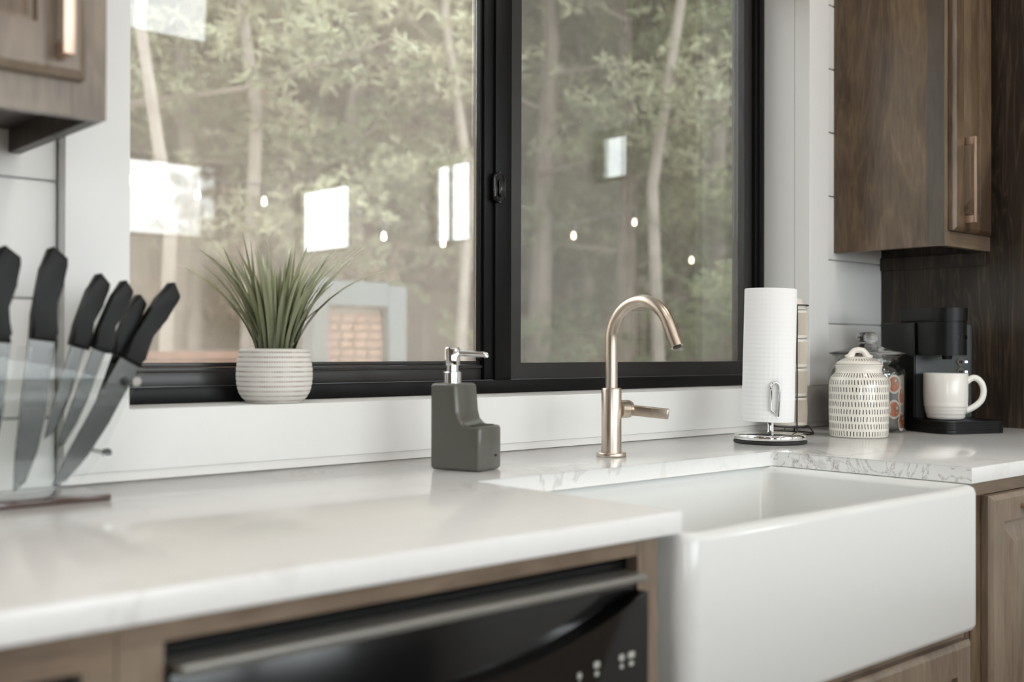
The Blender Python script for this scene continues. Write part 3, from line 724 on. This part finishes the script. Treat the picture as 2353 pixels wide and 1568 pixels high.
# ---------------------------------------------------------------- glass jar with coffee pods
jx, jy = 2.692, 1.578
jr = thing('glass_jar', 'round glass jar with knobbed lid, full of orange topped coffee pods', 'jar', (jx, jy, CT+.0003))
bm = B(); lathe(bm, [(0, .0), (.090, .0), (.098, .004), (.100, .012), (.100, .150), (.098, .165), (.091, .176), (.084, .183), (.084, .195), (.091, .199), (.091, .204), (.082, .204), (.080, .196), (.081, .182), (.087, .174), (.0945, .163), (.0965, .150), (.0965, .014), (.090, .008), (0, .007)], 64); link('jar_body', bm, 'jarglass', jr, 'full')
bm = B(); lathe(bm, [(0, .2045), (.097, .2045), (.0995, .206), (.0990, .209), (.082, .213), (.055, .219), (.036, .225), (.022, .231), (.018, .235), (.021, .239), (.0265, .243), (.028, .252), (.0255, .260), (.017, .264), (0, .265)], 56); lid = link('lid', bm, 'lidglass', jr, 'full')
def text_mesh(s, size, name, mat, parent, ext=.0002):
    cu_ = bpy.data.curves.new(name, 'FONT'); cu_.body = s; cu_.size = size; cu_.extrude = ext; cu_.align_x = 'CENTER'; cu_.align_y = 'CENTER'
    o = bpy.data.objects.new(name, cu_); col.objects.link(o)
    bpy.context.view_layer.update(); me = bpy.data.meshes.new_from_object(o.evaluated_get(bpy.context.evaluated_depsgraph_get()))
    bpy.data.objects.remove(o); me.materials.clear(); me.materials.append(M[mat] if isinstance(mat, str) else mat)
    ob = bpy.data.objects.new(name, me); col.objects.link(ob); ob.parent = parent; return ob
def make_pod():
    t_ = thing('coffee_pod', '', 'coffee pod')
    b_ = B(); lathe(b_, [(0, -.042), (.0165, -.042), (.0180, -.040), (.0215, -.004), (.0220, -.0025), (.0250, -.002), (.0255, -.0005), (.0245, .0006), (.0, .0006)], 28); link('cup', b_, 'podwhite', t_, True)
    b_ = B(); lathe(b_, [(0, .0010), (.0195, .0010), (.0197, .0006)], 32); fl = link('foil_seal', b_, 'podorange', t_)
    b_ = B(); lathe(b_, [(0, .0014), (.0064, .0014), (.0064, .001)], 24, (.0085, .0055, 0)); link('round_emblem', b_, 'podgreen', fl)
    b_ = B()
    for k in range(6):
        a = k*PI/3; box(b_, .0085+.0032*math.cos(a)-.0009, .0085+.0032*math.cos(a)+.0009, .0055+.0032*math.sin(a)-.0012, .0055+.0032*math.sin(a)+.0012, .0014, .0017)
    box(b_, .0073, .0097, .0037, .0073, .0014, .0017); link('emblem_figure', b_, 'podwhite', fl)
    b_ = B(); lathe(b_, [(0, .0014), (.0026, .0014), (.0026, .001)], 16, (.0115, -.0065, 0)); link('small_badge', b_, 'podcream', fl)
    # two slanting rows of print too small to read
    b_ = B()
    for r_ in range(2):
        for k in range(8): box(b_, -.0125+.0018*k, -.0125+.0018*k+.0008, -.0035-.0042*r_-.0003*k, -.0018-.0042*r_-.0003*k, .0011, .0013)
    link('print_rows', b_, 'podcream', fl); return t_
pod0 = make_pod()
# pods lie against the glass; a = bearing from the jar axis, z = height, roll = turn of the print
pods = []
for k in range(15):
    for j, zc in enumerate((.061, .127) if k % 2 == 0 else (.028, .095)): pods.append((math.radians(-102+24*k), zc, {(0, 1): .5, (0, 0): -.25, (1, 1): 1.3, (1, 0): .2}.get((k, j), R.uniform(-.8, .8)), k, j))
cnt = 0
vis = {(0, 1): 'coffee pod in the glass jar, highest beside the canister, orange foil facing forward', (0, 0): 'coffee pod in the glass jar, lower beside the canister, under the highest one', (1, 1): 'coffee pod in the glass jar seen edge on, upper right', (1, 0): 'coffee pod at the bottom right of the glass jar'}
for a, zc, ro, row, k in pods:
    o = pod0 if cnt == 0 else copy_tree(pod0); cnt += 1
    rr = .0905
    d = Vector((math.cos(a), math.sin(a), 0)); mz = d
    xa = Vector((-d.y, d.x, 0)); ya = Vector((0, 0, 1))
    mm = Matrix((xa, ya, mz)).transposed().to_4x4() @ Matrix.Rotation(ro, 4, 'Z')
    mm.translation = Vector((jx, jy, CT+zc))+d*rr
    o.matrix_world = mm
    o['label'] = vis.get((row, k), 'white coffee pod with an orange foil top hidden deeper inside the glass jar')
    o['group'] = 'coffee pods in the glass jar'
# ---------------------------------------------------------------- coffee maker
mk = thing('coffee_maker', 'black single serve coffee maker with ribbed drip tray at the right', 'coffee maker', (2.790, 1.335, CT+.0003), math.radians(-24))
# local: front = -Y at y=0, width along X, depth to +Y
bm = B(); TR = (-.088, .118, .0, .268)
prism(bm, rrect(*TR, .038, 9), 'Z', 0, .010, .002, 2)
for k in range(4): prism(bm, rrect(*TR, .038, 9), 'Z', .0105+.0058*k, .0155+.0058*k, .0012, 1)
for k in range(3): prism(bm, rrect(TR[0]+.002, TR[1]-.002, .002, .266, .036, 8), 'Z', .0155+.0058*k, .0163+.0058*k)
link('drip_tray', bm, 'blackmat', mk, True)
bm = B(); prism(bm, rrect(-.0715, .124, .142, .262, .012, 5), 'Z', .0335, .286, .005, 3); link('column', bm, 'greypanel', mk, True)
bm = B(); prism(bm, rrect(-.080, -.0718, .130, .268, .003, 3), 'Z', .0335, .290, .003, 3); prism(bm, rrect(-.0716, .03, .20, .268, .004, 3), 'Z', .2865, .292, .002, 2); link('water_tank', bm, 'blackmat', mk, True)
bm = B()
hd = arc(-.022, .072, .050, 180, 360, 20)+[(.028, .1415), (-.0715, .1415), (-.0715, .11)]
prism(bm, hd, 'Z', .203, .289, .003, 2); head = link('brew_head', bm, 'blackmat', mk, True)
bm = B(); prism(bm, arc(-.022, .072, .052, 180, 360, 20)+[(.030, .20), (-.070, .20)], 'Z', .2930, .327, .003, 2); prism(bm, arc(-.022, .072, .048, 180, 360, 20)+[(.026, .19), (-.065, .19)], 'Z', .2895, .2929); link('head_lid', bm, 'blackmat', mk, True)
bm = B(); lathe(bm, [(0, .192), (.012, .192), (.014, .2025), (0, .2025)], 20, (-.010, .085, 0)); link('nozzle', bm, 'blackmat', mk, True)
tm = text_mesh('KEURIG', .0165, 'brand_lettering', pm('gloss_letters', (.002, .002, .002), .2), head, .0005)
for v in tm.data.vertices:
    x_, y_, z_ = v.co; a = -PI/2 + math.radians(24) + x_/.050; rr = .0503+z_
    v.co = (-.022+rr*math.cos(a), .072+rr*math.sin(a), .2500+y_)
for k, zb in enumerate((.1846, .1575)):
    bm = B(); tube(bm, [(.080, .1395, zb), (.080, .1418, zb)], .0118, 24); bt = link('button', bm, pm('button_grey', (.085, .075, .065), .4), mk, True)
    bm = B(); prism(bm, rrect(.0745, .0785, zb-.004, zb+.004, .0008, 2), 'Y', .1388, .1394); prism(bm, rrect(.0805, .0850, zb-.005, zb+.004, .0008, 2), 'Y', .1388, .1394); link('button_symbol', bm, 'blackmat', bt)
for zb in (.1846, .1575, .082, .0715):
    bm = B(); box(bm, .096, .1025, .1398, .1418, zb-.0022, zb+.0022, .0005); link('indicator_light', bm, 'led', mk)
# white mug on the tray
mug = thing('white_mug', 'off white mug with ringed base standing on the coffee maker tray', 'mug', (2.8035, 1.4145, CT+.0345))
bm = B(); prf = [(0, 0), (.042, 0), (.0455, .002)]
for k in range(4):
    z0_ = .004+.0095*k; r0_ = .0470+.0021*k; prf += [(r0_, z0_), (r0_+.0018, z0_+.0042), (r0_+.0012, z0_+.0085)]
prf += [(.0552, .048), (.0560, .060), (.0560, .1195), (.0550, .1215), (.0530, .1215), (.0520, .119), (.0515, .02), (.045, .006), (0, .005)]
lathe(bm, prf, 64); link('cup', bm, 'mugwhite', mug, 'full')
bm = B(); hx = Vector((.745, -.667, 0)); hp = []
ctrl = [(.052, .094), (.058, .101), (.072, .109), (.085, .106), (.096, .093), (.1005, .074), (.096, .053), (.083, .038), (.065, .027), (.049, .020)]
for i in range(len(ctrl)-1):
    for s_ in range(4):
        u = s_/4; p0 = ctrl[max(i-1, 0)]; p1 = ctrl[i]; p2 = ctrl[i+1]; p3 = ctrl[min(i+2, len(ctrl)-1)]
        f = lambda a, b_, c, d: .5*((2*b_)+(-a+c)*u+(2*a-5*b_+4*c-d)*u*u+(-a+3*b_-3*c+d)*u**3)
        hp.append(hx*f(p0[0], p1[0], p2[0], p3[0])+Vector((0, 0, f(p0[1], p1[1], p2[1], p3[1]))))
tube(bm, hp, .0060, 14, flat=1.4); link('handle', bm, 'mugwhite', mug, 'full')

# ---------------------------------------------------------------- knife stand and knives
KY = 1.592
ks = thing('knife_stand', 'clear acrylic knife stand on a dark base at the left', 'knife stand', (.47, KY, CT+.0003))
bm = B(); box(bm, -.24, .152, -.046, .052, 0, .008, .0012); link('base_plate', bm, pm('smoked_acrylic_base', (.075, .045, .038), .12, coat=.4), ks, True)
def fan(y0, y1):
    b_ = B(); pl = [(-.16, .0085), (.105, .0085), (.150, .065), (.196, .160)]
    for i in range(1, 9):
        u = i/8; pl.append((.196-.37*u, .160+.050*math.sin(PI*u*.62)))
    prism(b_, pl, 'Y', y0, y1, .0008, 1); return b_
link('side_panel', fan(-.022, -.018), 'acrylic', ks); link('side_panel', fan(.020, .024), 'acrylic', ks)
for (x_, z_) in ((.193, .167), (.150, .066)):
    bm = B(); tube(bm, [(x_, -.030, z_), (x_, .030, z_)], .0035, 14); tube(bm, [(x_, -.036, z_), (x_, -.030, z_)], .0065, 20); link('bolt', bm, 'chrome', ks, True)
for (x_, z_, an) in ((.045, .205, -8), (.083, .203, -10), (.122, .200, -18), (.153, .184, -24), (.198, .176, -30), (.0, .205, -2)):
    bm = B(); vs = box(bm, -.0045, .0045, -.0175, .0195, -.024, .024, .001, 1, Matrix.Rotation(math.radians(-an), 3, 'Y'))
    for v in bm.verts: v.co += Vector((x_, 0, z_-.012))
    link('divider', bm, 'acrylic', ks, True)
def knife(butt, bol, tip, hw, bw, label, yoff, straight=0, yaw=0, group='black handled knives in the acrylic stand'):
    """butt, bolster, tip given in the X-Z plane of the stand"""
    bo = Vector((bol[0], 0, bol[1])); up = (Vector((butt[0], 0, butt[1]))-bo); H = up.length; up.normalize()
    L = (Vector((tip[0], 0, tip[1]))-bo).length
    ang = math.atan2(up.x, up.z)
    k = thing('kitchen_knife', label, 'knife', (bol[0], KY+yoff, bol[1]), 0, group); k.rotation_euler = (0, ang, 0)
    b_ = B()
    pl = [(-hw*.50, .0), (-hw*.52, H*.25), (-hw*.46, H*.5), (-hw*.40, H*.75), (-hw*.20, H*.97), (0.0, H), (hw*.62, H*.90), (hw*.66, H*.82), (hw*.56, H*.60), (hw*.34, H*.36), (hw*.30, H*.22), (hw*.44, H*.08), (hw*.60, 0)]
    prism(b_, pl, 'Y', -.0095, .0095, .004, 3)
    link('handle', b_, 'kh', k, True)
    b_ = B()
    pb = [(-bw*.5, -.0005), (bw*.5, -.0005), (bw*.5, -L*.45), (bw*.36, -L*.72), (bw*.05, -L*.93), (-bw*.36, -L), (-bw*.48, -L*.75)]
    prism(b_, pb, 'Y', -.0011, .0011, .0008, 1); link('blade', b_, 'steel', k)
    return k
M['kh'] = pm('knife_handle_black', (.007, .007, .007), .45, spec=.25)
KN = [  # butt px, bolster px, tip px -> world on Y = KY
 ((.4887, 1.2692), (.4771, 1.138), (.4761, .9279), .034, .040, 'black knife partly cut off by the left edge of the picture', -.004),
 ((.5527, 1.2715), (.538, 1.1403), (.5136, .9295), .033, .036, 'tall upright black knife, second from the left in the stand', -.006),
 ((.6245, 1.2382), (.5925, 1.1307), (.5436, 1.0025), .027, .020, 'black knife with a short handle, third from the left', .006),
 ((.6555, 1.2288), (.6176, 1.1264), (.5713, .9813), .025, .020, 'black knife fourth from the left, overlapping the third', -.008),
 ((.6847, 1.210), (.6522, 1.1182), (.6107, .9978), .022, .016, 'small black knife half hidden behind the rightmost one', .010),
 ((.7302, 1.2288), (.6634, 1.1092), (.5729, .9250), .029, .033, 'rightmost black knife, leaning most to the right', -.008)]
for a in KN: knife(*a)

isl = thing('added_island', 'unseen dark wooden island added behind the camera to darken reflections', 'island', (1.0, -1.6, 0))  # unseen block, added so the black fronts reflect something dark
bm = B(); box(bm, -1.3, 1.3, -.4, .4, 0, .90, .003); link('cabinet_body', bm, 'wood_dark', isl)
bm = B(); box(bm, -1.33, 1.33, -.43, .43, .9005, .93, .003); link('island_top', bm, 'quartz', isl, True)

# ---------------------------------------------------------------- ceiling lamps (out of frame, they light the room)
for i, (x, y) in enumerate(LAMPS):
    bm = B(); lathe(bm, [(.075, 0), (.095, 0), (.095, .012), (.075, .012), (.075, 0)], 32)
    o = link('downlight', bm, 'white', None, True, (x, y, 2.872+.26*(1.765-y)-.075)); tag(o, 'round recessed downlight in the sloping ceiling', 'ceiling light', 'ceiling downlights')

# ---------------------------------------------------------------- OUTSIDE
# ground, rising into a wooded bank
bm = B(); nx, ny = 46, 30
gr = [[None]*(ny+1) for _ in range(nx+1)]
def gz(x, y):
    b_ = max(0, y-6.5); return -.5 + min(b_*.42, 14) + .3*math.sin(x*.7)*math.cos(y*.5)*min(1, b_/3)
for i in range(nx+1):
    for j in range(ny+1):
        x = -18+70*i/nx; y = 1.97+48*j/ny; gr[i][j] = bm.verts.new((x, y, gz(x, y)))
for i in range(nx):
    for j in range(ny): bm.faces.new((gr[i][j], gr[i+1][j], gr[i+1][j+1], gr[i][j+1]))
o = link('ground_bank', bm, 'litter', None, True); struct(o)
bm = B(); box(bm, -40, 60, -40, -4.2, -.6, -.5); struct(link('ground_meadow', bm, 'litter'))

def tufts(bm, centers, size, count, rr):
    for c in centers:
        for _ in range(count):
            d = Vector((rr.gauss(0, 1), rr.gauss(0, 1), rr.gauss(0, .8))).normalized()
            s = d.cross(Vector((rr.gauss(0, 1), rr.gauss(0, 1), rr.gauss(0, 1)))).normalized()*size*.13
            p = Vector(c)+d*size*.15; q = Vector(c)+d*size*rr.uniform(.7, 1.2)
            bm.faces.new([bm.verts.new(p-s), bm.verts.new(p+s), bm.verts.new(q+s*.4), bm.verts.new(q-s*.4)])
def tree_set(H, r0, mat_b, mat_f, seed, first, spread, n_br, dens):
    rr = random.Random(seed); b_ = B()
    pts = [(rr.uniform(-.05, .05)*i, rr.uniform(-.05, .05)*i, H*i/7) for i in range(8)]
    tube(b_, pts, [r0*(1-.75*i/7) for i in range(8)], 8)
    t_ = bpy.data.meshes.new('trunk'); bmesh.ops.recalc_face_normals(b_, faces=b_.faces); b_.to_mesh(t_); b_.free(); t_.materials.append(M[mat_b])
    br = B(); fo = B(); cs = []
    for k in range(n_br):
        z_ = H*(first+(1-first)*(k+.5)/n_br); a = k*2.4+rr.uniform(-.4, .4); ln = spread*(1.05-.75*(z_/H-first)/(1-first))*rr.uniform(.75, 1.15)
        e = Vector((math.cos(a)*ln, math.sin(a)*ln, z_+ln*rr.uniform(.0, .35)))
        tube(br, [(0, 0, z_), tuple(Vector((e.x*.5, e.y*.5, z_+ln*.06))), tuple(e)], [r0*.22, r0*.14, r0*.06], 5)
        for j in range(dens):
            u = rr.uniform(.25, 1.05); cs.append(Vector((0, 0, z_)).lerp(e, u)+Vector((rr.uniform(-.22, .22)*ln, rr.uniform(-.22, .22)*ln, rr.uniform(-.1, .16)*ln)))
    cs = [c_+Vector((rr.gauss(0, .11), rr.gauss(0, .11), rr.gauss(0, .07))) for c_ in cs for _ in range(5)]
    tufts(fo, cs, .085, 13, rr)
    out = [t_]
    for nm, q, mt in (('branches', br, mat_b), ('foliage', fo, mat_f)):
        me = bpy.data.meshes.new(nm); q.to_mesh(me); q.free(); me.materials.append(M[mt]); out.append(me)
    return out
sets = [tree_set(9, .13, 'bark', 'fol', 1, .12, 1.9, 26, 22), tree_set(8, .10, 'bark', 'folpale', 2, .22, 1.7, 24, 22), tree_set(7, .09, 'bark', 'folbrown', 3, .08, 1.6, 26, 22), tree_set(11, .062, 'palebark', 'fol', 4, .5, 1.3, 14, 8)]
kinds = ['green pine tree', 'pale green pine tree', 'dry brown tree', 'slender pale trunked pine']
def tree(kind, x, y, s=1.0, label=None, rz=None):
    t_ = thing('pine_tree', label or '%s standing in the wooded bank outside the window' % kinds[kind], 'tree', (x, y, gz(x, y)-.15), R.uniform(0, 6.28) if rz is None else rz, 'trees of the wooded bank outside')
    t_.scale = (s, s, s)
    for nm, me in zip(('trunk', 'branches', 'foliage'), sets[kind]):
        o = bpy.data.objects.new(nm, me); col.objects.link(o); o.parent = t_
        if nm != 'trunk': o['kind'] = 'stuff'
    return t_
MARKS = [(250, 'left of the window casing'), (400, 'above the knives'), (560, 'just left of the potted grass'), (700, 'above the potted grass'), (870, 'right of the potted grass'), (1010, 'above the soap dispenser'), (1150, 'beside the meeting stile'), (1300, 'right of the meeting stile'), (1420, 'left of the faucet'), (1540, 'above the faucet arch'), (1640, 'right of the faucet'), (1760, 'by the right window frame'), (3000, 'beyond the right casing')]
def where(p_, y_):
    w_ = next(t for lim, t in MARKS if p_ < lim)
    return w_ + (', front row' if y_ < 8.3 else ', second row' if y_ < 10 else ', third row' if y_ < 12.3 else ', fourth row' if y_ < 15 else ', back row')
def at(pxl, y):      # bearing of a picture column, for laying out the grove
    d = cr*((pxl-1176.5)/2539)+cf; return d.x*(y/d.y)
tree(3, at(562, 7.6), 7.6, 1.0, 'slender pale trunk rising behind the potted grass')
tree(3, at(366, 6.4), 6.4, .8, 'thin pale trunk nearest the left casing')
tree(3, at(1055, 7.2), 7.2, .9, 'thin pale trunk just left of the meeting stile')
tree(3, at(1522, 6.0), 6.0, 1.0, 'pale trunk behind the faucet spout')
tree(3, at(445, 9), 9, 1.0, 'thin pale trunk farther back between two others')
y = 6.2
spots = [(420, 8.5, 1), (640, 9.2, 2), (820, 8.2, 1), (980, 9.5, 2), (1240, 7.5, 1), (1330, 8.6, 1), (1440, 7.0, 0), (1560, 7.8, 0), (1650, 6.6, 0), (1720, 8.4, 1), (330, 9.8, 0), (730, 10.5, 0), (900, 11.2, 0), (1120, 9.0, 0),
         (480, 11.5, 2), (600, 12.5, 1), (1040, 12.0, 1), (1290, 11.2, 0), (1390, 10.3, 0), (1500, 10.0, 1), (1610, 9.4, 0), (1700, 10.5, 0), (250, 11, 2), (380, 13.5, 1), (800, 13.2, 2), (950, 14, 0), (1200, 13, 1), (1450, 12.5, 0), (1580, 12.2, 1), (1680, 13, 0),
         (200, 8.0, 1), (1800, 8.5, 0), (1850, 11, 0), (1950, 9.5, 1), (100, 10, 0), (2050, 13, 0), (520, 15.5, 0), (700, 16, 2), (840, 16.5, 1), (1010, 17, 0), (1150, 16, 0), (1350, 15.5, 1), (1540, 15.8, 0), (1640, 16.5, 1)]
LBL = ['near', 'middle', 'far']
for i, (p_, y_, k_) in enumerate(spots):
    tree(k_, at(p_, y_), y_, R.uniform(.85, 1.25), ('green pine', 'pale green pine', 'dry brown tree')[k_]+' outside, '+where(p_, y_))
# trees on the other side of the house, seen only in reflections
for i in range(9):
    x_, y_ = -4+2.4*i, -14-R.uniform(0, 4)
    t_ = tree(0, x_, 2, R.uniform(.4, .55), 'low green pine on the meadow behind the house'); t_.location = (x_, y_, -.5)
for i in range(5):
    t_ = tree(0, 14, 2, R.uniform(.35, .45), 'low green pine beside the house'); t_.location = (15+R.uniform(0, 4), -9+2.8*i, -.5)

t_ = tree(0, 8.4, 2, .58, 'small bushy pine on the meadow, mirrored in the left pane'); t_.location = (8.6, -14, -.5)

# string of bulbs
sl = thing('string_lights', 'string of round glowing bulbs hung across the yard outside', 'string lights', (0, 5.2, 0))
bp = [(2.16, 1.93), (2.5232, 1.8949), (2.8979, 1.8959), (3.2662, 1.8218), (3.6638, 1.7659), (4.0941, 1.7567), (4.6053, 1.7957), (5.1963, 1.8782), (5.7991, 2.0151), (6.4271, 1.7842), (7.1, 1.82)]
bm = B(); cp = [(.6, 0, 2.6), (1.5, 0, 2.2)]+[(x_, 0, z_+.095) for x_, z_ in bp]+[(8.2, 0, 2.0), (9.6, 0, 2.5)]
tube(bm, cp, .004, 6); link('cord', bm, 'socket', sl)
b1 = B(); lathe(b1, [(0, -.014), (.007, -.012), (.012, -.006), (.013, .002), (.011, .014), (.008, .030), (0, .034)], 20)
sk1 = B(); lathe(sk1, [(.011, .033), (.014, .036), (.014, .085), (0, .09)], 12)
bulb0 = link('bulb', b1, 'bulb', sl, 'full'); sock0 = link('bulb_socket', sk1, 'socket', sl, True)
for i, (x_, z_) in enumerate(bp):
    for o0 in (bulb0, sock0):
        o = o0 if i == 0 else o0.copy()
        if i: col.objects.link(o); o.parent = sl
        o.location = (x_, 0, z_)

# outdoor brick fireplace with a pale grey frame
fp = thing('outdoor_fireplace', 'pale grey framed brick fireplace outside behind the potted grass', 'fireplace', (4.33, 6.5, -.5))
bm = B(); box(bm, -.36, -.24, -.05, .10, 0, 2.12, .005); box(bm, .26, .42, -.05, .10, 0, 2.08, .005); box(bm, -.239, .259, -.05, .10, 1.93, 2.10, .005); link('frame', bm, 'framegrey', fp)
bm = B(); box(bm, -.235, .255, .04, .12, 0, 1.92); link('mortar_bed', bm, 'mortar', fp)
bm = B(); box(bm, -.052, .052, -.011, .02, -.026, .026, .004, 1); bk = None
me = None
for r_ in range(31):
    for c_ in range(5):
        x_ = -.17+.112*c_+(.0 if r_ % 2 else -.0)
        if me is None: o = link('brick', bm, 'brick', fp); me = o.data
        else: o = bpy.data.objects.new('brick', me); col.objects.link(o); o.parent = fp
        o.location = (max(-.18, min(.2, x_+(0 if r_ % 2 else .018))), .025+R.uniform(-.006, .006), .03+.0605*r_)
# stacked reddish boards outside under the left pane
st = thing('board_stack', 'stack of reddish boards outside the lower left of the window', 'boards', (2.30, 5.0, -.5))
me = None
for r_ in range(40):
    if me is None:
        bm = B(); box(bm, -.30, .32, -.09, .09, 0, .036, .003, 1); o = link('board', bm, 'boards', st); me = o.data
    else: o = bpy.data.objects.new('board', me); col.objects.link(o); o.parent = st
    o.location = (R.uniform(-.01, .01), R.uniform(-.008, .008), .0405*r_)
